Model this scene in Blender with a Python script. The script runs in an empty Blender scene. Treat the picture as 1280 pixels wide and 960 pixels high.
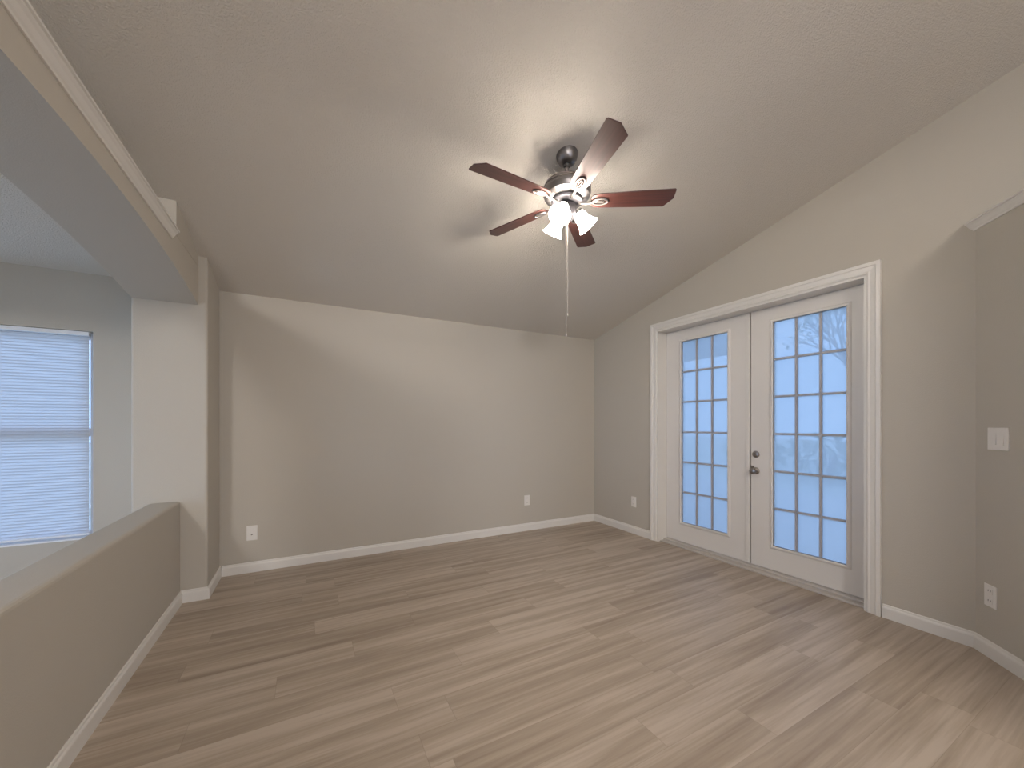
import bpy, bmesh, math, random
from mathutils import Vector, Matrix
R = math.radians
PI = math.pi
scn = bpy.context.scene
COL = scn.collection

# ------------------------------------------------------------------ camera, world, lights, exposure
cam_d = bpy.data.cameras.new('camera')
cam = bpy.data.objects.new('camera', cam_d); COL.objects.link(cam)
cam.location = (0, 0, 1.33)
cam.rotation_euler = (R(90), 0, R(-28.14))
cam_d.sensor_width = 36.0
cam_d.lens = 480.4 / 1280 * 36.0
cam_d.shift_y = 50.1 / 1280
cam_d.clip_start = 0.02
scn.camera = cam

scn.view_settings.view_transform = 'Standard'
scn.view_settings.look = 'None'
scn.view_settings.gamma = 1.0
scn.view_settings.use_curve_mapping = False
scn.view_settings.exposure = 0.1

LAMP = 52.0                       # radiance of the lit glass shades
LAMP_COL = (1.0, 0.89, 0.77)
SKY = 3.6

world = bpy.data.worlds.new('sky'); scn.world = world
world.use_nodes = True
wt = world.node_tree; wt.nodes.clear()
wo = wt.nodes.new('ShaderNodeOutputWorld'); wb = wt.nodes.new('ShaderNodeBackground')
tc = wt.nodes.new('ShaderNodeTexCoord'); sx = wt.nodes.new('ShaderNodeSeparateXYZ')
rp = wt.nodes.new('ShaderNodeValToRGB')
rp.color_ramp.elements[0].position = 0.0; rp.color_ramp.elements[0].color = (0.40, 0.62, 1.0, 1)
rp.color_ramp.elements[1].position = 1.0; rp.color_ramp.elements[1].color = (0.36, 0.58, 1.0, 1)
nz = wt.nodes.new('ShaderNodeTexNoise'); nz.inputs['Scale'].default_value = 5.0; nz.inputs['Detail'].default_value = 6.0
cr = wt.nodes.new('ShaderNodeValToRGB')
cr.color_ramp.elements[0].position = 0.52; cr.color_ramp.elements[0].color = (0, 0, 0, 1)
cr.color_ramp.elements[1].position = 0.72; cr.color_ramp.elements[1].color = (1, 1, 1, 1)
mx = wt.nodes.new('ShaderNodeMix'); mx.data_type = 'RGBA'
wt.links.new(tc.outputs['Generated'], sx.inputs[0]); wt.links.new(sx.outputs['Z'], rp.inputs['Fac'])
wt.links.new(tc.outputs['Generated'], nz.inputs['Vector']); wt.links.new(nz.outputs['Fac'], cr.inputs['Fac'])
wt.links.new(cr.outputs['Color'], mx.inputs['Factor']); wt.links.new(rp.outputs['Color'], mx.inputs['A'])
mx.inputs['B'].default_value = (0.85, 0.98, 1.25, 1)
wt.links.new(mx.outputs['Result'], wb.inputs['Color'])
wb.inputs['Strength'].default_value = SKY
wt.links.new(wb.outputs[0], wo.inputs[0])

ZPEAK = 2.49 + 0.234 * 6.15
def area(name, loc, target, sx_, sy_, power, color):
    l = bpy.data.lights.new(name, 'AREA'); l.shape = 'RECTANGLE'; l.size = sx_; l.size_y = sy_
    l.energy = power; l.color = color
    o = bpy.data.objects.new(name, l); COL.objects.link(o); o.location = loc
    d = Vector(target) - Vector(loc); o.rotation_euler = d.to_track_quat('-Z', 'Y').to_euler()
    return o
# daylight falling in through the high entry window far behind the camera
area('entry_window_daylight', (-2.5, -6.0, 3.45), (0.2, 4.15, 1.0), 0.75, 0.5, 150.0, (1.0, 0.96, 0.94))
# fill light added on the unseen left side to brighten the nook
area('nook_fill_light', (-3.76, 2.5, 1.1), (-1.0, 2.5, 1.45), 2.3, 1.9, 15.0, (0.72, 0.85, 1.0))
# unseen fill lights added behind the camera, one from the rear, one overhead
area('rear_fill_light', (1.2, -6.85, 1.35), (1.2, 4.0, 1.3), 2.4, 2.0, 40.0, (1.0, 0.96, 0.92))
area('overhead_fill_light', (0.6, -3.6, ZPEAK - 0.06), (0.6, -3.6, 0.0), 1.2, 0.6, 150.0, (1.0, 0.88, 0.74))

# ------------------------------------------------------------------ materials
def mat(name):
    m = bpy.data.materials.new(name); m.use_nodes = True
    nt = m.node_tree; nt.nodes.clear()
    out = nt.nodes.new('ShaderNodeOutputMaterial')
    return m, nt, out
def N(nt, t, **kw):
    n = nt.nodes.new(t)
    for k, v in kw.items():
        if k in n.inputs: n.inputs[k].default_value = v
        else: setattr(n, k, v)
    return n
def M(nt, op, a, b=None, c=None):
    n = nt.nodes.new('ShaderNodeMath'); n.operation = op
    for i, v in enumerate((a, b, c)):
        if v is None: continue
        if hasattr(v, 'is_output'): nt.links.new(v, n.inputs[i])
        else: n.inputs[i].default_value = v
    return n.outputs[0]
def paint(name, col, rough=0.6, bump=None, metal=0.0, coat=0.0, spec=0.5):
    m, nt, out = mat(name)
    p = N(nt, 'ShaderNodeBsdfPrincipled', Roughness=rough, Metallic=metal)
    p.inputs['Base Color'].default_value = (*col, 1)
    p.inputs['Coat Weight'].default_value = coat
    p.inputs['Specular IOR Level'].default_value = spec
    nt.links.new(p.outputs[0], out.inputs[0])
    if bump:
        scale, dist, strength, lo, hi = bump
        c = N(nt, 'ShaderNodeTexCoord')
        n = N(nt, 'ShaderNodeTexNoise', Scale=scale, Detail=3.0, Roughness=0.55)
        nt.links.new(c.outputs['Object'], n.inputs['Vector'])
        r = N(nt, 'ShaderNodeMapRange'); r.inputs[1].default_value = lo; r.inputs[2].default_value = hi
        nt.links.new(n.outputs['Fac'], r.inputs[0])
        b = N(nt, 'ShaderNodeBump', Strength=strength, Distance=dist)
        nt.links.new(r.outputs[0], b.inputs['Height']); nt.links.new(b.outputs[0], p.inputs['Normal'])
    return m

WALL = paint('greige_wall_paint', (0.52, 0.481, 0.418), 0.7, (180, 0.0006, 0.5, 0.35, 0.65), spec=0.25)
CEIL = paint('textured_ceiling_paint', (0.71, 0.67, 0.61), 0.9, (130, 0.0026, 0.8, 0.40, 0.66), spec=0.1)
TRIM = paint('white_trim_paint', (0.76, 0.735, 0.695), 0.35)
DOORP = paint('white_door_paint', (0.74, 0.71, 0.675), 0.4)
PLAST = paint('white_plate_plastic', (0.80, 0.77, 0.73), 0.35)
GRILLE = paint('backlit_shade_grille', (0.40, 0.40, 0.43), 0.5)  # white muntins greyed: their backlit shade is put into the colour
DARK = paint('dark_slot', (0.06, 0.055, 0.05), 0.6)
NICKEL = paint('brushed_nickel', (0.26, 0.245, 0.245), 0.38, metal=1.0)
CHROME = paint('bright_nickel_iron', (0.30, 0.28, 0.265), 0.48, metal=1.0)
GUN = paint('grey_motor_plate', (0.10, 0.095, 0.105), 0.45, metal=0.5)
BRONZE = paint('aged_nickel_hardware', (0.34, 0.31, 0.29), 0.28, metal=1.0)
ALU = paint('threshold_aluminium', (0.58, 0.54, 0.50), 0.4, metal=0.2)
WINF = paint('white_vinyl_frame', (0.80, 0.82, 0.86), 0.4)
CONC = paint('patio_concrete', (0.62, 0.62, 0.60), 0.85, (30, 0.002, 0.4, 0.3, 0.7))
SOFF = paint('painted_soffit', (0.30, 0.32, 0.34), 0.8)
LEAF = paint('hedge_leaf', (0.24, 0.32, 0.20), 0.7)
BARK = paint('tree_bark', (0.24, 0.21, 0.19), 0.9)
GRASS = paint('lawn', (0.60, 0.64, 0.56), 0.95, (60, 0.01, 0.6, 0.3, 0.7))
CHAINM = paint('pull_chain_metal', (0.62, 0.57, 0.52), 0.5, metal=0.4)

def floor_mat():
    m, nt, out = mat('oak_vinyl_planks')
    L = nt.links.new
    p = N(nt, 'ShaderNodeBsdfPrincipled')
    c = N(nt, 'ShaderNodeTexCoord'); s = N(nt, 'ShaderNodeSeparateXYZ'); L(c.outputs['Object'], s.inputs[0])
    x, y = s.outputs['X'], s.outputs['Y']
    PW, PL = 0.182, 1.22
    ry = M(nt, 'DIVIDE', y, PW); row = M(nt, 'FLOOR', ry); fy = M(nt, 'FRACT', ry)
    wn = N(nt, 'ShaderNodeTexWhiteNoise', noise_dimensions='1D'); L(row, wn.inputs['W'])
    px = M(nt, 'DIVIDE', M(nt, 'ADD', x, M(nt, 'MULTIPLY', wn.outputs['Value'], PL)), PL)
    idx = M(nt, 'FLOOR', px); fx = M(nt, 'FRACT', px)
    cv = N(nt, 'ShaderNodeCombineXYZ'); L(idx, cv.inputs[0]); L(row, cv.inputs[1])
    w2 = N(nt, 'ShaderNodeTexWhiteNoise', noise_dimensions='2D'); L(cv.outputs[0], w2.inputs['Vector'])
    rnd = w2.outputs['Value']
    def grain(kx, ky, scale, detail, dist):
        v = N(nt, 'ShaderNodeCombineXYZ')
        L(M(nt, 'ADD', M(nt, 'MULTIPLY', x, kx), M(nt, 'MULTIPLY', rnd, 31.0)), v.inputs[0])
        L(M(nt, 'MULTIPLY', y, ky), v.inputs[1]); L(M(nt, 'MULTIPLY', rnd, 57.0), v.inputs[2])
        n = N(nt, 'ShaderNodeTexNoise', Scale=scale, Detail=detail, Roughness=0.6, Distortion=dist)
        L(v.outputs[0], n.inputs['Vector']); return n.outputs['Fac']
    g1 = grain(0.75, 17.0, 1.0, 3.0, 0.4)
    g2 = grain(3.5, 70.0, 1.0, 3.0, 0.2)
    g3 = grain(0.5, 5.0, 1.0, 2.0, 0.3)
    t = M(nt, 'ADD', M(nt, 'MULTIPLY', g1, 0.88), M(nt, 'ADD', M(nt, 'MULTIPLY', g2, 0.30), M(nt, 'ADD', M(nt, 'MULTIPLY', g3, 0.40), M(nt, 'MULTIPLY', rnd, 0.10))))
    r = N(nt, 'ShaderNodeValToRGB'); L(t, r.inputs['Fac'])
    e = r.color_ramp.elements
    e[0].position = 0.58; e[0].color = (0.285, 0.222, 0.172, 1)
    e[1].position = 1.0; e[1].color = (0.530, 0.450, 0.375, 1)
    k = e.new(0.82); k.color = (0.415, 0.343, 0.272, 1)
    # seams between planks
    ey = M(nt, 'MINIMUM', fy, M(nt, 'SUBTRACT', 1.0, fy)); ex = M(nt, 'MINIMUM', fx, M(nt, 'SUBTRACT', 1.0, fx))
    sy = M(nt, 'LESS_THAN', M(nt, 'MULTIPLY', ey, PW), 0.0011); sx_ = M(nt, 'LESS_THAN', M(nt, 'MULTIPLY', ex, PL), 0.0014)
    seam = M(nt, 'MULTIPLY', M(nt, 'MAXIMUM', sy, sx_), 0.22)
    mx = N(nt, 'ShaderNodeMix', data_type='RGBA'); L(seam, mx.inputs['Factor']); L(r.outputs['Color'], mx.inputs['A'])
    mx.inputs['B'].default_value = (0.12, 0.085, 0.06, 1)
    L(mx.outputs['Result'], p.inputs['Base Color'])
    L(M(nt, 'ADD', 0.36, M(nt, 'MULTIPLY', g2, 0.16)), p.inputs['Roughness'])
    p.inputs['Specular IOR Level'].default_value = 0.45
    b = N(nt, 'ShaderNodeBump', Strength=0.25, Distance=0.0006); L(g2, b.inputs['Height']); L(b.outputs[0], p.inputs['Normal'])
    L(p.outputs[0], out.inputs[0]); return m
FLOOR = floor_mat()

def wood_mat():
    m, nt, out = mat('mahogany_blade'); L = nt.links.new
    p = N(nt, 'ShaderNodeBsdfPrincipled', Roughness=0.38)
    p.inputs['Coat Weight'].default_value = 0.45; p.inputs['Coat Roughness'].default_value = 0.38
    c = N(nt, 'ShaderNodeTexCoord'); mp = N(nt, 'ShaderNodeMapping'); mp.inputs['Scale'].default_value = (3, 60, 20)
    L(c.outputs['Object'], mp.inputs[0]); n = N(nt, 'ShaderNodeTexNoise', Scale=1.0, Detail=4.0); L(mp.outputs[0], n.inputs['Vector'])
    r = N(nt, 'ShaderNodeValToRGB'); L(n.outputs['Fac'], r.inputs['Fac'])
    r.color_ramp.elements[0].position = 0.3; r.color_ramp.elements[0].color = (0.060, 0.021, 0.017, 1)
    r.color_ramp.elements[1].position = 0.75; r.color_ramp.elements[1].color = (0.115, 0.038, 0.031, 1)
    L(r.outputs[0], p.inputs['Base Color']); L(p.outputs[0], out.inputs[0]); return m
WOOD = wood_mat()

def emit(name, col, s):
    m, nt, out = mat(name); e = N(nt, 'ShaderNodeEmission', Strength=s); e.inputs[0].default_value = (*col, 1)
    nt.links.new(e.outputs[0], out.inputs[0]); return m
SHADE = emit('lit_frosted_glass', LAMP_COL, LAMP)
BULB = emit('lit_bulb', LAMP_COL, LAMP * 5.5)

def pane_mat(name, haze, tint=(0.96, 0.98, 1.0)):
    m, nt, out = mat(name); L = nt.links.new
    t = N(nt, 'ShaderNodeBsdfTransparent'); t.inputs[0].default_value = (*tint, 1)
    h = N(nt, 'ShaderNodeBsdfTranslucent'); h.inputs[0].default_value = (*(0.96*c_ for c_ in tint), 1)
    g = N(nt, 'ShaderNodeBsdfGlossy', Roughness=0.03)
    f = N(nt, 'ShaderNodeFresnel', IOR=1.45)
    a = N(nt, 'ShaderNodeMixShader'); a.inputs[0].default_value = haze
    L(t.outputs[0], a.inputs[1]); L(h.outputs[0], a.inputs[2])
    b = N(nt, 'ShaderNodeMixShader'); L(f.outputs[0], b.inputs[0]); L(a.outputs[0], b.inputs[1]); L(g.outputs[0], b.inputs[2])
    L(b.outputs[0], out.inputs[0]); return m
GLASS = pane_mat('hazy_door_glass', 0.55, (0.62, 0.64, 0.66))
CLEAR = pane_mat('clear_window_glass', 0.05)

def slat_mat():
    m, nt, out = mat('white_blind_vinyl'); L = nt.links.new
    d = N(nt, 'ShaderNodeBsdfDiffuse'); d.inputs[0].default_value = (0.80, 0.81, 0.83, 1)
    t = N(nt, 'ShaderNodeBsdfTranslucent'); t.inputs[0].default_value = (0.64, 0.62, 0.63, 1)
    a = N(nt, 'ShaderNodeMixShader'); a.inputs[0].default_value = 0.68
    L(d.outputs[0], a.inputs[1]); L(t.outputs[0], a.inputs[2]); L(a.outputs[0], out.inputs[0]); return m
SLAT = slat_mat()

# ------------------------------------------------------------------ mesh helpers
class MB:
    def __init__(s): s.bm = bmesh.new()
    def poly_prism(s, pts, fn, a, b):
        """extrude a 2D polygon pts between a and b; fn(u, v, t) -> 3D"""
        lo = [s.bm.verts.new(fn(u, v, a)) for u, v in pts]; hi = [s.bm.verts.new(fn(u, v, b)) for u, v in pts]
        n = len(pts)
        s.bm.faces.new(lo[::-1]); s.bm.faces.new(hi)
        for i in range(n): s.bm.faces.new((lo[i], lo[(i+1) % n], hi[(i+1) % n], hi[i]))
        return s
    def box(s, x0, x1, y0, y1, z0, z1):
        return s.poly_prism([(x0, y0), (x1, y0), (x1, y1), (x0, y1)], lambda u, v, t: (u, v, t), z0, z1)
    def obox(s, c, hx, hy, hz, m3):
        vs = [s.bm.verts.new(Vector(c) + m3 @ Vector((i*hx, j*hy, k*hz))) for i in (-1, 1) for j in (-1, 1) for k in (-1, 1)]
        for f in ((0,1,3,2), (4,6,7,5), (0,4,5,1), (2,3,7,6), (0,2,6,4), (1,5,7,3)): s.bm.faces.new([vs[i] for i in f])
        return s
    def lathe(s, prof, seg=32, m4=Matrix(), cap=True):
        rings = []
        for r, z in prof:
            rings.append([s.bm.verts.new(m4 @ Vector((r*math.cos(2*PI*i/seg), r*math.sin(2*PI*i/seg), z))) for i in range(seg)])
        for a, b in zip(rings, rings[1:]):
            for i in range(seg): s.bm.faces.new((a[i], a[(i+1) % seg], b[(i+1) % seg], b[i]))
        if cap:
            s.bm.faces.new(rings[0][::-1]); s.bm.faces.new(rings[-1])
        return s
    def tube(s, pts, rad, seg=10, closed=False, cap=True):
        pts = [Vector(p) for p in pts]; n = len(pts); rings = []; up = None
        for i, p in enumerate(pts):
            if closed: t = pts[(i+1) % n] - pts[i-1]
            else: t = pts[min(i+1, n-1)] - pts[max(i-1, 0)]
            t.normalize()
            if up is None: up = Vector((0, 0, 1)) if abs(t.z) < 0.9 else Vector((1, 0, 0))
            a = up - t * up.dot(t); a.normalize(); up = a; b = t.cross(a)
            r = rad[i] if isinstance(rad, (list, tuple)) else rad
            rings.append([s.bm.verts.new(p + (a*math.cos(2*PI*k/seg) + b*math.sin(2*PI*k/seg)) * r) for k in range(seg)])
        prs = list(zip(rings, rings[1:] + rings[:1])) if closed else list(zip(rings, rings[1:]))
        for A, B in prs:
            for k in range(seg): s.bm.faces.new((A[k], A[(k+1) % seg], B[(k+1) % seg], B[k]))
        if cap and not closed: s.bm.faces.new(rings[0][::-1]); s.bm.faces.new(rings[-1])
        return s
    def sweep(s, path, prof, fn, closed_prof=True):
        """path: 2D polyline, prof: (u = offset to the left of travel, v); mitred corners; fn(a, b, v)"""
        P = [Vector(p) for p in path]; rows = []
        for i, p in enumerate(P):
            ns = []
            if i > 0: d = (P[i]-P[i-1]).normalized(); ns.append(Vector((-d.y, d.x)))
            if i < len(P)-1: d = (P[i+1]-P[i]).normalized(); ns.append(Vector((-d.y, d.x)))
            m = sum(ns, Vector((0, 0))); m.normalize(); m /= m.dot(ns[0])
            rows.append([s.bm.verts.new(fn(p.x + m.x*u, p.y + m.y*u, v)) for u, v in prof])
        n = len(prof)
        for A, B in zip(rows, rows[1:]):
            for k in range(n): s.bm.faces.new((A[k], A[(k+1) % n], B[(k+1) % n], B[k]))
        s.bm.faces.new(rows[0]); s.bm.faces.new(rows[-1][::-1])
        return s
    def build(s, name, m, parent=None, loc=None, bevel=0.0, smooth=False, seg=2, ang=35):
        bmesh.ops.recalc_face_normals(s.bm, faces=s.bm.faces)
        me = bpy.data.meshes.new(name); s.bm.to_mesh(me); s.bm.free()
        o = bpy.data.objects.new(name, me); COL.objects.link(o); me.materials.append(m)
        if loc is not None: o.location = loc
        if parent is not None: o.parent = parent
        if smooth:
            for p in me.polygons: p.use_smooth = True
            try: me.set_sharp_from_angle(angle=R(ang))
            except Exception: pass
        if bevel > 0:
            b = o.modifiers.new('edge', 'BEVEL'); b.width = bevel; b.segments = seg; b.limit_method = 'ANGLE'; b.angle_limit = R(30)
        return o
def tag(o, label=None, cat=None, group=None, kind=None):
    if label: o['label'] = label
    if cat: o['category'] = cat
    if group: o['group'] = group
    if kind: o['kind'] = kind
    return o
def struct(o, label, cat): return tag(o, label, cat, kind='structure')
def empty(name, loc, rz=0.0):
    o = bpy.data.objects.new(name, None); COL.objects.link(o); o.location = loc; o.rotation_euler = (0, 0, rz)
    o.empty_display_size = 0.1; return o
YZ = lambda x0: None
def fYZ(u, v, t): return (t, u, v)      # polygon in (Y, Z), extruded along X
def fXZ(u, v, t): return (u, t, v)      # polygon in (X, Z), extruded along Y

# ------------------------------------------------------------------ room constants
YB, XR, XL, YR = 4.15, 3.51, -3.8, -7.0
PEAK_Y = -2.0
def zc(y): return 2.49 + 0.234 * (YB - max(y, PEAK_Y))
ZP = zc(PEAK_Y)
COLX, BEAMX, PONYX, COLL = -0.665, -0.72, -0.825, -1.10
YC = 3.68
SHELF = 2.52

# floor, ceiling
struct(MB().box(XL-0.15, XR+0.19, YR-0.15, YB+0.15, -0.12, 0).build('floor', FLOOR), 'wood-look vinyl plank floor in warm greyed oak', 'floor')
c = MB().poly_prism([(YB+0.15, zc(YB)-0.234*0.15), (YB+0.15, zc(YB)+0.15), (PEAK_Y, ZP+0.15), (YR-0.15, ZP+0.15), (YR-0.15, ZP), (PEAK_Y, ZP)], fYZ, XL-0.15, XR+0.19)
struct(c.build('ceiling', CEIL), 'textured off-white ceiling sloping up from the back wall', 'ceiling')

# back wall of the room and window wall of the nook
WX0, WX1, WZ0, WZ1 = -2.75, -1.455, 0.445, 2.045
b = MB().box(COLX-0.2, XR, YB, YB+0.15, 0, zc(YB)+0.02)
struct(b.build('wall_back', WALL), 'long greige back wall facing the camera', 'wall')
b = MB().box(XL, WX0, YB, YB+0.15, 0, 2.6).box(WX1, COLX-0.2, YB, YB+0.15, 0, 2.6).box(WX0, WX1, YB, YB+0.15, 0, WZ0).box(WX0, WX1, YB, YB+0.15, WZ1, 2.6)
struct(b.build('wall_nook', WALL), 'greige window wall seen through the opening on the left', 'wall')

# door wall with the opening of the french doors
DY0, DY1, DZ = 1.215, 3.075, 2.392
poly = lambda y0, y1, z0: [(y0, z0), (y1, z0), (y1, zc(y1)+0.02), (y0, zc(y0)+0.02)]
b = MB().poly_prism(poly(DY1, YB+0.15, 0), fYZ, XR, XR+0.19)
b.poly_prism(poly(DY0, DY1, DZ), fYZ, XR, XR+0.19)
b.poly_prism([(PEAK_Y, 0), (DY0, 0), (DY0, zc(DY0)+0.02), (PEAK_Y, ZP+0.02)], fYZ, XR, XR+0.19)
b.poly_prism([(YR, 0), (PEAK_Y, 0), (PEAK_Y, ZP+0.02), (YR, ZP+0.02)], fYZ, XR, XR+0.19)
struct(b.build('wall_right', WALL), 'greige wall around the white french doors, rising under the sloped ceiling', 'wall')

# left wall of the nook with window openings added for light, rear wall with the high entry window
N0, N1, N2, N3, NZ0, NZ1 = -1.4, 0.8, 1.3, 3.7, 0.10, 2.10
b = MB().poly_prism([(YR, 0), (N0, 0), (N0, zc(N0)+0.02), (PEAK_Y, ZP+0.02), (YR, ZP+0.02)], fYZ, XL-0.15, XL)
b.poly_prism(poly(N1, N2, 0), fYZ, XL-0.15, XL)
b.poly_prism(poly(N3, YB+0.15, 0), fYZ, XL-0.15, XL)
for n0_, n1_ in ((N0, N1), (N2, N3)):
    b.poly_prism([(n0_, 0), (n1_, 0), (n1_, NZ0), (n0_, NZ0)], fYZ, XL-0.15, XL)
    b.poly_prism(poly(n0_, n1_, NZ1), fYZ, XL-0.15, XL)
struct(b.build('wall_left', WALL), 'greige outer wall of the nook on the far left', 'wall')
b = MB().box(XL-0.15, -2.95, YR-0.15, YR, 0, ZP+0.02).box(-2.05, 0.0, YR-0.15, YR, 0, ZP+0.02).box(2.4, XR+0.19, YR-0.15, YR, 0, ZP+0.02).box(0.0, 2.4, YR-0.15, YR, 2.4, ZP+0.02).box(-2.95, -2.05, YR-0.15, YR, 0, 3.1).box(-2.95, -2.05, YR-0.15, YR, 3.8, ZP+0.02)
struct(b.build('wall_rear', WALL), 'greige entry wall far behind the camera', 'wall')

# nook ceiling slab, closed block above the end of the arch
struct(MB().box(XL, COLL+0.02, 1.0, YB, 2.49, SHELF).build('ceiling_nook', CEIL), 'flat white ceiling of the nook beyond the arched opening', 'ceiling')
b = MB().poly_prism([(3.12, SHELF), (YB, SHELF), (YB, zc(YB)+0.01), (3.12, zc(3.12)+0.01)], fYZ, XL, BEAMX)
struct(b.build('wall_niche', WALL), 'end wall of the plant shelf niche above the arched beam', 'wall')

# end pillar: from the back wall, and its mate near the camera
b = MB().poly_prism([(YC, 0), (YB, 0), (YB, zc(YB)+0.01), (YC, zc(YC)+0.01)], fYZ, COLL, COLX)
struct(b.build('wall_pillar', WALL, bevel=0.016, seg=3), 'full height greige pillar at the end of the half wall', 'wall')
b = MB().box(COLL, COLX, -1.4, 0.15, 0, SHELF)
struct(b.build('wall_pillar.001', WALL, bevel=0.016, seg=3), 'greige pillar at the near end of the half wall', 'wall')
# arched beam
def arch(y): return 2.356 - 0.126 * abs((y-2.2)/1.48)**2.0
pts = [(0.15, SHELF-0.004)] + [(0.15 + (YC-0.15)*i/40, arch(0.15 + (YC-0.15)*i/40)) for i in range(41)] + [(YC, SHELF-0.004)]
b = MB().poly_prism(pts, fYZ, COLL, BEAMX)
ed = [e_ for e_ in b.bm.edges if abs(e_.verts[0].co.x-e_.verts[1].co.x) < 1e-6 and max(e_.verts[0].co.z, e_.verts[1].co.z) < 2.40 and abs(e_.verts[0].co.y-e_.verts[1].co.y) < 0.2]
bmesh.ops.bevel(b.bm, geom=ed, offset=0.010, offset_type='OFFSET', segments=3, profile=0.5, affect='EDGES')
struct(b.build('wall_arch', WALL), 'greige beam with a shallow arched underside over the half wall', 'wall')
# half wall
b = MB().box(-1.005, PONYX, 0.15, YC, 0, 0.757)
struct(b.build('wall_half', WALL, bevel=0.018, seg=3), 'low greige half wall with rounded cap between room and nook', 'wall')

# angled partition on the right, open above
BEND = Vector((XR, 0.715)); D = Vector((-1, -1)).normalized(); NRM = Vector((-1, 1)).normalized()
E1 = BEND + D*1.75
q = [BEND, E1, E1 + Vector((0, -2.2)), E1 + Vector((0.13, -2.2)), E1 + Vector((0.13, -0.054)), Vector((XR, BEND.y-0.184))]
b = MB().poly_prism([(p.x, p.y) for p in q], lambda u, v, t: (u, v, t), 0, 2.535)
struct(b.build('wall_angle', WALL), 'angled greige wall on the right holding the switch', 'wall')

# ------------------------------------------------------------------ mouldings
BASE = [(0, 0), (0.014, 0), (0.014, 0.066), (0.012, 0.073), (0.008, 0.079), (0.007, 0.088), (0.004, 0.092), (0, 0.092)]
fB = lambda a, b_, v: (a, b_, v)
struct(MB().sweep([(COLX+0.014, YB), (XR-0.014, YB)][::-1], BASE, fB).build('baseboard_back', TRIM), 'white baseboard along the long back wall', 'baseboard')
struct(MB().sweep([(XR, YB), (XR, DY1+0.083)][::-1], BASE, fB).build('baseboard_right', TRIM), 'short white baseboard between the room corner and the french doors', 'baseboard')
e = BEND + D*1.74
struct(MB().sweep([(XR, DY0-0.083), (BEND.x, BEND.y), (e.x, e.y)][::-1], BASE, fB).build('baseboard_angle', TRIM), 'white baseboard right of the doors, turning along the angled wall', 'baseboard')
struct(MB().sweep([(PONYX, 0.15), (PONYX, YC), (COLX, YC), (COLX, YB)][::-1], BASE, fB).build('baseboard_left', TRIM), 'white baseboard along the half wall and around the pillar', 'baseboard')

CROWN = [(0, 0), (0.007, 0), (0.009, 0.008), (0.015, 0.014), (0.024, 0.029), (0.031, 0.036), (0.033, 0.041), (0.040, 0.043), (0.040, 0.052), (0, 0.052)]
fC = lambda a, b_, v: (a, b_, v + 2.453)
struct(MB().sweep([(BEAMX, 0.15), (BEAMX, 3.02)][::-1], CROWN, fC).build('trim_1', TRIM), 'white crown moulding along the arched beam on the left', 'moulding')
s0 = BEND - D*0.02
struct(MB().sweep([(s0.x, s0.y), (e.x, e.y)][::-1], CROWN, lambda a, b_, v: (a, b_, v + 2.483)).build('trim_2', TRIM), 'white crown moulding at the top of the angled right wall', 'moulding')

# door casing and jamb
CAS = [(0, 0), (0, 0.012), (0.008, 0.015), (0.018, 0.010), (0.030, 0.013), (0.046, 0.016), (0.052, 0.022), (0.074, 0.022), (0.076, 0.018), (0.076, 0)]
b = MB().sweep([(DY1, 0.0), (DY1, DZ), (DY0, DZ), (DY0, 0.0)][::-1], CAS, lambda a, b_, v: (XR - v, a, b_))
struct(b.build('trim_3', TRIM), 'white moulded casing around the french doors', 'casing')
J = 0.018
b = MB().box(XR-0.004, XR+0.19, DY1-J, DY1, 0, DZ).box(XR-0.004, XR+0.19, DY0, DY0+J, 0, DZ).box(XR-0.004, XR+0.19, DY0+J, DY1-J, DZ-J, DZ)
struct(b.build('trim_4', TRIM), 'white jamb lining the french door opening', 'jamb')
b = MB().box(XR+0.03, XR+0.20, DY0+J, DY1-J, 0, 0.014).box(XR+0.085, XR+0.20, DY0+J, DY1-J, 0.014, 0.030)
struct(b.build('trim_5', ALU, bevel=0.003), 'pale threshold strip under the french doors', 'threshold')

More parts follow.
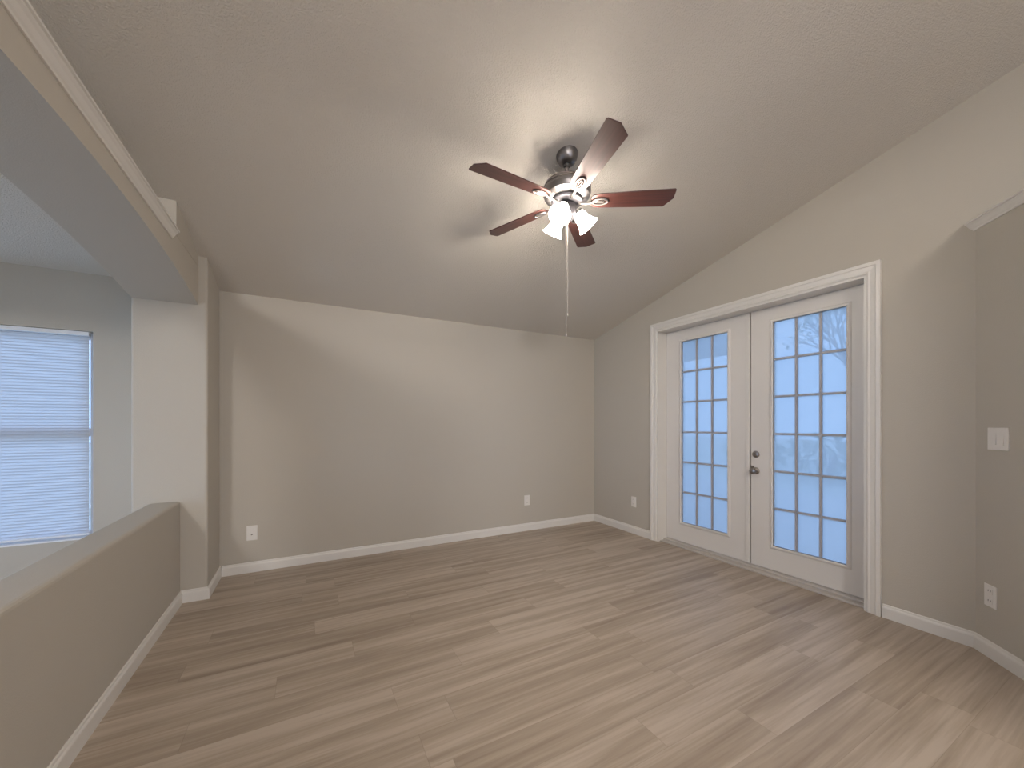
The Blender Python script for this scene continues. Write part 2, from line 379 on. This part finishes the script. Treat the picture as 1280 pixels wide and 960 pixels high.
# ------------------------------------------------------------------ french doors
XD = 3.65; TH = 0.045
def french_door(name, y0, y1, g0, g1, label):
    z0, z1 = 0.034, DZ-J-0.003
    gz0, gz1 = 0.250, 2.235
    root = struct(empty(name, (XD, (y0+y1)/2, z0)), label, 'door')
    L_ = lambda x, y, z: (x-XD, y-(y0+y1)/2, z-z0)
    def bx(mb, x0, x1, ya, yb, za, zb):
        a = L_(x0, ya, za); c_ = L_(x1, yb, zb); return mb.box(a[0], c_[0], a[1], c_[1], a[2], c_[2])
    p = MB(); bx(p, XD, XD+TH, y0, g0, z0, z1); bx(p, XD, XD+TH, g1, y1, z0, z1); bx(p, XD, XD+TH, g0, g1, z0, gz0); bx(p, XD, XD+TH, g0, g1, gz1, z1)
    p.build('door_panel', DOORP, root)
    # raised bead around the glass
    fr = [(0, 0.002), (0, 0.010), (-0.006, 0.013), (-0.018, 0.011), (-0.026, 0.006), (-0.028, 0)]
    loop = [(g0, gz0), (g1, gz0), (g1, gz1), (g0, gz1)]
    m = MB(); rows = []
    for (yy, zz), (sy, sz) in zip(loop, ((-1, -1), (1, -1), (1, 1), (-1, 1))):
        rows.append([m.bm.verts.new(L_(XD - v, yy + sy*(-u), zz + sz*(-u))) for u, v in [(0, -0.014)] + fr])
    n = len(fr)+1
    for i in range(4):
        A, B = rows[i], rows[(i+1) % 4]
        for k in range(n-1): m.bm.faces.new((A[k], A[k+1], B[k+1], B[k]))
    m.build('glazing_bead', DOORP, root)
    g = MB(); bx(g, XD+0.020, XD+0.0215, g0, g1, gz0, gz1); g.build('glass', GLASS, root)
    w = 0.0085; m = MB()
    for i in (1, 2):
        yy = g0 + (g1-g0)*i/3; bx(m, XD+0.007, XD+0.0195, yy-w, yy+w, gz0, gz1); bx(m, XD+0.022, XD+0.034, yy-w, yy+w, gz0, gz1)
    for i in range(1, 6):
        zz = gz0 + (gz1-gz0)*i/6; bx(m, XD+0.0072, XD+0.0197, g0, g1, zz-w, zz+w); bx(m, XD+0.0218, XD+0.0338, g0, g1, zz-w, zz+w)
    m.build('muntin_grid', GRILLE, root)
    return root, L_, bx
YM = 2.112
d1, L1, bx1 = french_door('door_1', YM+0.002, DY1-J-0.003, 2.328, 2.855, 'left french door leaf with eighteen hazy blue panes and no knob')
a = MB(); bx1(a, XD-0.012, XD-0.0003, YM+0.0025, YM+0.034, 0.036, DZ-J-0.004); a.build('astragal', DOORP, d1, bevel=0.002)
a = MB(); bx1(a, XD+0.012, XD+0.040, YM-0.0065, YM+0.0018, 0.036, DZ-J-0.004); a.build('gap_shade_strip', DARK, d1)  # dark strip added to block daylight and keep the door gap in shade
d2, L2, bx2 = french_door('door_2', DY0+J+0.003, YM-0.007, 1.385, 1.912, 'right french door leaf with eighteen hazy blue panes, knob and deadbolt')
ax = Matrix.Rotation(R(-90), 4, 'Y')           # lathe axis -> -X (into the room)
YK = YM-0.052
def at(mb_prof, y, z): return Matrix.Translation(Vector(L2(XD, y, z))) @ ax
k = MB().lathe([(0.032, 0), (0.032, 0.004), (0.026, 0.010), (0.013, 0.014), (0.012, 0.030), (0.020, 0.036), (0.028, 0.046), (0.029, 0.056), (0.024, 0.066), (0.010, 0.070)], 24, at(0, YK, 0.900))
kn = k.build('knob', BRONZE, d2, smooth=True); kn['label'] = 'aged nickel knob'
s = MB(); bx2(s, XD-0.004, XD-0.0004, YM-0.0072, YM-0.034, 0.872, 0.945); s.build('latch_plate', BRONZE, d2)
k = MB().lathe([(0.031, 0), (0.031, 0.008), (0.026, 0.015), (0.014, 0.017), (0.012, 0.020)], 24, at(0, YK, 1.052))
db = k.build('deadbolt', BRONZE, d2, smooth=True); db['label'] = 'aged nickel deadbolt'
t = MB(); bx2(t, XD-0.036, XD-0.016, YK-0.004, YK+0.004, 1.036, 1.068); t.build('thumb_turn', BRONZE, db, bevel=0.002)

# ------------------------------------------------------------------ nook windows
def window(name, label, fn, u0, u1, z0, z1):
    """fn(u, d, z): u along the wall, d outwards from the room face"""
    um = (u0+u1)/2
    root = struct(empty(name, fn(um, 0.08, z0)), label, 'window')
    O = Vector(fn(um, 0.08, z0))
    def bx(mb, ua, ub, da, db_, za, zb):
        a = Vector(fn(ua, da, za)) - O; c_ = Vector(fn(ub, db_, zb)) - O
        return mb.box(min(a.x, c_.x), max(a.x, c_.x), min(a.y, c_.y), max(a.y, c_.y), a.z, c_.z)
    f = MB(); w = 0.045
    for q_ in ((u0, u0+w, z0, z1), (u1-w, u1, z0, z1), (u0+w, u1-w, z0, z0+w), (u0+w, u1-w, z1-w, z1)): bx(f, q_[0], q_[1], 0.085, 0.145, q_[2], q_[3])
    f.build('window_frame', WINF, root)
    m = MB(); zm = (z0+z1)/2+0.02; bx(m, u0+w, u1-w, 0.095, 0.135, zm-0.03, zm+0.03); m.build('meeting_rail', WINF, root)
    g = MB(); bx(g, u0+w, u1-w, 0.113, 0.116, z0+w, zm-0.03); bx(g, u0+w, u1-w, 0.113, 0.116, zm+0.03, z1-w); g.build('glass', CLEAR, root)
    s_ = MB(); bx(s_, u0+0.001, u1-0.001, 0.001, 0.085, z0, z0+0.012); s_.build('window_sill', WINF, root, bevel=0.002)
    return root
window('window_1', 'nook window behind a closed white mini blind', lambda u, d, z: (u, YB+d, z), WX0, WX1, WZ0, WZ1)
window('window_2', 'added tall window, out of view on the outer left wall, lighting the nook', lambda u, d, z: (XL-d, u, z), N2, N3, NZ0, NZ1)  # unseen opening added to let sky light into the nook
window('window_4', 'added tall window, out of view beside the near pillar, for more nook light', lambda u, d, z: (XL-d, u, z), N0, N1, NZ0, NZ1)  # another unseen opening, added to brighten the nook
root = struct(empty('window_3', (-2.5, YR-0.08, 3.1)), 'high entry window far behind the camera', 'window')
f = MB().box(-0.45, -0.40, -0.03, 0.03, 0, 0.7).box(0.40, 0.45, -0.03, 0.03, 0, 0.7).box(-0.40, 0.40, -0.03, 0.03, 0, 0.05).box(-0.40, 0.40, -0.03, 0.03, 0.65, 0.7)
f.build('window_frame', WINF, root)
MB().box(-0.40, 0.40, -0.002, 0.002, 0.05, 0.65).build('glass', CLEAR, root)

# closed mini blind
bl = tag(empty('window_blind', (-2.10, YB+0.035, WZ0+0.014)), 'closed white mini blind glowing with blue daylight in the nook window', 'blind')
bx0, bx1_ = WX0+0.012-(-2.10), WX1-0.030-(-2.10)
H = WZ1-(WZ0+0.014)
MB().box(bx0, bx1_, -0.018, 0.018, H-0.032, H-0.002).build('headrail', WINF, bl, bevel=0.002)
MB().box(bx0, bx1_, -0.011, 0.011, 0.012, 0.026).build('bottom_rail', WINF, bl, bevel=0.003)
sl = MB(); pitch = 0.0226; n = int((H-0.032-0.030)/pitch)
for i in range(n):
    z = 0.037 + i*pitch; pr = []
    for j in range(5):
        q_ = (j-2)/2; yy = -0.0050*q_ + 0.0025*(1-q_*q_); zz = z + 0.0145*q_
        pr.append((yy, zz))
    va = [sl.bm.verts.new((bx0+0.004, y_, z_)) for y_, z_ in pr]; vb = [sl.bm.verts.new((bx1_-0.004, y_, z_)) for y_, z_ in pr]
    for j in range(4): sl.bm.faces.new((va[j], va[j+1], vb[j+1], vb[j]))
sl.build('slats', SLAT, bl, smooth=True, ang=80)

# ------------------------------------------------------------------ wall plates
def plate(root, w, h, m=PLAST):
    # local frame: x along the wall, y = out of the wall (towards the room), z up
    p = MB().box(-w/2, w/2, 0.0, 0.006, -h/2, h/2); return p.build('cover_plate', m, root, bevel=0.003)
def orient(root, normal): root.rotation_euler = (0, 0, math.atan2(normal[1], normal[0]) - PI/2)
def outlet(loc, normal, label):
    r = tag(empty('wall_outlet', loc), label, 'outlet', group='wall outlets'); orient(r, normal)
    plate(r, 0.078, 0.126)
    for s_ in (-1, 1):
        f_ = MB().box(-0.017, 0.017, 0.0063, 0.0085, s_*0.028-0.017, s_*0.028+0.017).build('receptacle', PLAST, r, bevel=0.003)
        MB().box(-0.009, -0.006, 0.0087, 0.0092, s_*0.028-0.003, s_*0.028+0.007).box(0.006, 0.009, 0.0087, 0.0092, s_*0.028-0.003, s_*0.028+0.007).build('slots', DARK, f_)
    MB().lathe([(0.003, 0), (0.003, 0.001), (0.001, 0.0015)], 10, Matrix.Translation((0, 0.0061, 0)) @ Matrix.Rotation(R(-90), 4, 'X')).build('screw', PLAST, r)
    return r
outlet((2.430, YB, 0.378), (0, -1), 'white wall outlet low on the back wall, towards the right corner')
outlet((XR, 3.420, 0.386), (-1, 0), 'white wall outlet between the room corner and the french doors')
pw = BEND + D*0.103
outlet((pw.x, pw.y, 0.350), NRM, 'white wall outlet on the angled right wall below the switch')
r = tag(empty('cable_plate', (-0.432, YB, 0.352)), 'white cable jack plate low on the back wall beside the pillar', 'wall plate'); orient(r, (0, -1))
plate(r, 0.082, 0.132)
MB().box(-0.026, 0.026, 0.0062, 0.0075, -0.050, 0.050).build('insert', PLAST, r, bevel=0.002)
j = MB().lathe([(0.007, 0), (0.007, 0.006), (0.004, 0.006), (0.004, 0.010)], 12, Matrix.Translation((0.0, 0.0076, -0.012)) @ Matrix.Rotation(R(-90), 4, 'X')).build('cable_jack', BRONZE, r)
ps = BEND + D*0.150
r = tag(empty('light_switch', (ps.x, ps.y, 1.247)), 'white double rocker light switch on the angled right wall', 'light switch'); orient(r, NRM)
plate(r, 0.128, 0.126)
for s_ in (-1, 1):
    m = MB(); cx_ = s_*0.0235
    m.poly_prism([(0.0062, -0.034), (0.012, -0.034), (0.0072, 0.034), (0.0062, 0.034)], lambda u, v, t, c_=cx_: (c_+t, u, v), -0.0165, 0.0165)
    m.build('rocker', PLAST, r, bevel=0.001)

# ------------------------------------------------------------------ ceiling fan
FC = Vector((1.430, 1.949, 2.711))
fan = tag(empty('ceiling_fan', FC), 'five-blade mahogany ceiling fan with nickel motor and three lit shades', 'ceiling fan')
ztop = zc(FC.y) - FC.z
# sloped-ceiling canopy: dome cut to the ceiling plane
m = MB().lathe([(0.020, 0.232), (0.034, 0.234), (0.050, 0.243), (0.062, 0.262), (0.066, 0.285), (0.067, 0.30), (0.067, 0.345)], 40)
for v in m.bm.verts:
    zl = ztop - 0.234*v.co.y - 0.0008
    if v.co.z > zl or v.co.z > 0.34: v.co.z = zl
m.build('canopy', NICKEL, fan, smooth=True)
MB().lathe([(0.006, 0.212), (0.017, 0.216), (0.022, 0.226), (0.020, 0.240)], 24).build('hanger_ball', DARK, fan, smooth=True)
MB().lathe([(0.0125, 0.130), (0.0125, 0.228)], 20).build('downrod', NICKEL, fan, smooth=True)
MB().lathe([(0.022, 0.128), (0.026, 0.150), (0.024, 0.168), (0.016, 0.172)], 24).build('rod_collar', NICKEL, fan, smooth=True)
MB().lathe([(0.075, 0.012), (0.118, 0.016), (0.140, 0.030), (0.148, 0.052), (0.148, 0.066), (0.144, 0.070), (0.144, 0.080), (0.148, 0.084), (0.140, 0.104), (0.112, 0.120), (0.060, 0.128), (0.022, 0.130)], 56).build('motor_housing', NICKEL, fan, smooth=True)
MB().lathe([(0.040, -0.016), (0.086, -0.012), (0.096, -0.004), (0.098, 0.006), (0.090, 0.0115)], 48).build('flywheel', GUN, fan, smooth=True)
MB().lathe([(0.020, -0.104), (0.048, -0.098), (0.058, -0.084), (0.060, -0.050), (0.056, -0.026), (0.048, -0.0165)], 40).build('switch_housing', GUN, fan, smooth=True)
MB().lathe([(0.004, -0.128), (0.010, -0.122), (0.012, -0.112), (0.020, -0.1045)], 20).build('finial', NICKEL, fan, smooth=True)
# blades
PITCH = R(-12)
def blade_frame(k):
    a = 3.208 + k*2*PI/5
    return Matrix.Rotation(a, 4, 'Z') @ Matrix.Rotation(PITCH, 4, 'X')
BL = [(0.150, -0.030), (0.162, -0.046), (0.20, -0.0545), (0.40, -0.062), (0.637, -0.0685), (0.645, -0.062), (0.648, 0.004), (0.602, 0.0675), (0.40, 0.062), (0.20, 0.0545), (0.162, 0.046), (0.150, 0.030)]
bm0 = iron0 = None
for k_ in range(5):
    if bm0 is None:
        o = MB().poly_prism(BL, lambda u, v, t: (u, v, t), 0.0, 0.0065).build('blade', WOOD, fan, bevel=0.0015)
        bm0 = o
        m = MB()
        # loop iron: flat arm from the flywheel, two nested oval rings under the blade
        ov = lambda rx, ry, cx_: [(cx_ + rx*math.cos(2*PI*i/28), ry*math.sin(2*PI*i/28), -0.006) for i in range(28)]
        m.tube(ov(0.046, 0.0235, 0.205), 0.0058, 8, closed=True)
        m.tube(ov(0.026, 0.0080, 0.203), 0.0036, 8, closed=True)
        m.tube([(0.074, 0, -0.010), (0.100, 0, -0.013), (0.125, 0, -0.013), (0.148, 0, -0.009), (0.164, 0, -0.006)], [0.010, 0.008, 0.0075, 0.0085, 0.006], 10)
        m.tube([(0.16, 0, -0.006), (0.18, 0, -0.006)], 0.004, 8)
        iron0 = m.build('blade_iron', CHROME, o, smooth=True, ang=60)
    else:
        o = bm0.copy(); COL.objects.link(o); o.parent = fan
        i2 = iron0.copy(); COL.objects.link(i2); i2.parent = o
    o.matrix_local = blade_frame(k_)
# light kit
TILT = R(50)
shade_prof = [(0.020, 0.0), (0.029, 0.004), (0.032, 0.014), (0.0345, 0.032), (0.039, 0.056), (0.047, 0.082), (0.056, 0.100), (0.064, 0.111)]
for az in (216.0, 97.0, 336.0):
    a = R(az); d = Vector((math.cos(a), math.sin(a), 0)); axis = (d*math.cos(TILT) - Vector((0, 0, 1))*math.sin(TILT)).normalized()
    neck = d*0.066 + Vector((0, 0, -0.062))
    m4 = Matrix.Translation(neck) @ axis.to_track_quat('Z', 'Y').to_matrix().to_4x4()
    arm = MB().tube([d*0.050 + Vector((0, 0, -0.062)), d*0.058 + Vector((0, 0, -0.058)), neck + axis*0.004], 0.012, 12)
    arm.lathe([(0.018, -0.006), (0.033, -0.002), (0.036, 0.010), (0.034, 0.012)], 28, m4)
    arm.build('lamp_arm', NICKEL, fan, smooth=True)
    sh = MB().lathe(shade_prof, 36, m4, cap=False).build('lamp_shade', SHADE, fan, smooth=True, ang=80)
    sm = sh.modifiers.new('thick', 'SOLIDIFY'); sm.thickness = 0.003; sm.offset = -1
    sh['label'] = 'lit frosted bell shade'
    MB().lathe([(0.010, 0.012), (0.013, 0.030), (0.022, 0.052), (0.027, 0.072), (0.024, 0.090), (0.012, 0.100), (0.003, 0.102)], 24, m4).build('bulb', BULB, sh, smooth=True)
# pull chains
RV = Vector((math.cos(R(-28.14)), math.sin(R(-28.14)), 0))
for off, zend, beads in ((-0.0045, 1.895-FC.z, True), (0.0045, 2.02-FC.z, False)):
    p0 = RV*off + Vector((0.0, 0.0, 0))
    m = MB().tube([(p0.x, p0.y, -0.118), (p0.x, p0.y, zend)], 0.0010, 6)
    o = m.build('pull_chain', CHAINM, fan)
    fm = MB().lathe([(0.001, -0.020), (0.0035, -0.016), (0.0042, -0.008), (0.003, -0.001), (0.001, 0.001)], 12, Matrix.Translation((p0.x, p0.y, zend)))
    fm.build('chain_pendant', CHAINM, o, smooth=True)
    if beads: MB().lathe([(0.0008, 0.044), (0.0034, 0.047), (0.0034, 0.051), (0.0008, 0.054)], 12, Matrix.Translation((p0.x, p0.y, zend))).build('chain_connector', CHAINM, o, smooth=True)

# ------------------------------------------------------------------ outside
struct(MB().box(XR+0.21, 9.0, -6.0, 9.0, -0.20, -0.06).build('floor_patio', CONC), 'pale concrete patio beyond the french doors', 'patio')
struct(MB().box(9.0, 40, -40, 40, -0.3, -0.08).box(-40, 9.0, 9.0, 40, -0.3, -0.08).box(-40, XL-0.2, -40, 9.0, -0.3, -0.08).box(XL-0.2, 9.0, YB+0.3, 9.0, -0.3, -0.205).build('ground', GRASS), 'pale lawn around the house', 'lawn')
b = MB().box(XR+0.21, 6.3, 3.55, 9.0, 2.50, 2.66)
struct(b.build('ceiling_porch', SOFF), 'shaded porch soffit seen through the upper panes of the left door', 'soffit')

def leaves(mb, c_, rx, ry, rz, n_, size, rng):
    for _ in range(n_):
        while True:
            v = Vector((rng.uniform(-1, 1), rng.uniform(-1, 1), rng.uniform(-1, 1)))
            if 0.25 < v.length < 1: break
        p = Vector((c_[0]+v.x*rx, c_[1]+v.y*ry, c_[2]+v.z*rz))
        q_ = Matrix.Rotation(rng.uniform(0, 6.28), 3, 'Z') @ Matrix.Rotation(rng.uniform(-1.2, 1.2), 3, 'X')
        s_ = size*rng.uniform(0.6, 1.3)
        vs = [mb.bm.verts.new(p + q_ @ Vector(t_)*s_) for t_ in ((0, -1, 0), (0.45, -0.1, 0.1), (0, 1, 0), (-0.45, -0.1, 0.1))]
        mb.bm.faces.new(vs)
rng = random.Random(4)
for (x, y, h_, w_, lab) in ((11.2, 4.6, 1.15, 1.1, 'low leafy shrub seen hazily through the right door, towards its hinge side'),
                            (12.2, 7.0, 1.0, 0.9, 'low leafy shrub seen hazily through the lower panes of the right door'),
                            (11.0, 9.6, 1.0, 0.9, 'low leafy shrub seen hazily through the left door')):
    r = tag(empty('garden_shrub', (x, y, -0.08)), lab, 'shrub', group='garden shrubs')
    m = MB(); leaves(m, (0, 0, h_*0.55), w_, w_, h_*0.5, 420, 0.11, rng); m.build('foliage', LEAF, r)
    m = MB()
    for i in range(5): m.tube([(0, 0, 0), (rng.uniform(-.3, .3), rng.uniform(-.3, .3), h_*0.6)], 0.02, 6)
    m.build('stem', BARK, r)
r = tag(empty('garden_tree', (13.0, 4.45, -0.08)), 'bare branched tree against the bright cloud in the right door', 'tree')
m = MB(); tips = []
def branch(p, d, ln, rad, lvl):
    q_ = p + d*ln; m.tube([p, (p+q_)/2 + Vector((rng.uniform(-.05, .05), rng.uniform(-.05, .05), 0))*ln, q_], [rad, rad*0.8, rad*0.6], 6)
    if lvl == 0: tips.append(q_); return
    for _ in range(3):
        nd = (d + Vector((rng.uniform(-.9, .9), rng.uniform(-.9, .9), rng.uniform(-.1, .6)))).normalized(); branch(q_, nd, ln*0.68, rad*0.6, lvl-1)
branch(Vector((0, 0, 0)), Vector((0.05, 0.0, 1)), 1.9, 0.12, 4)
m.build('trunk', BARK, r)
m = MB()
for p in tips: leaves(m, p, 0.35, 0.35, 0.3, 7, 0.09, rng)
m.build('foliage', LEAF, r)
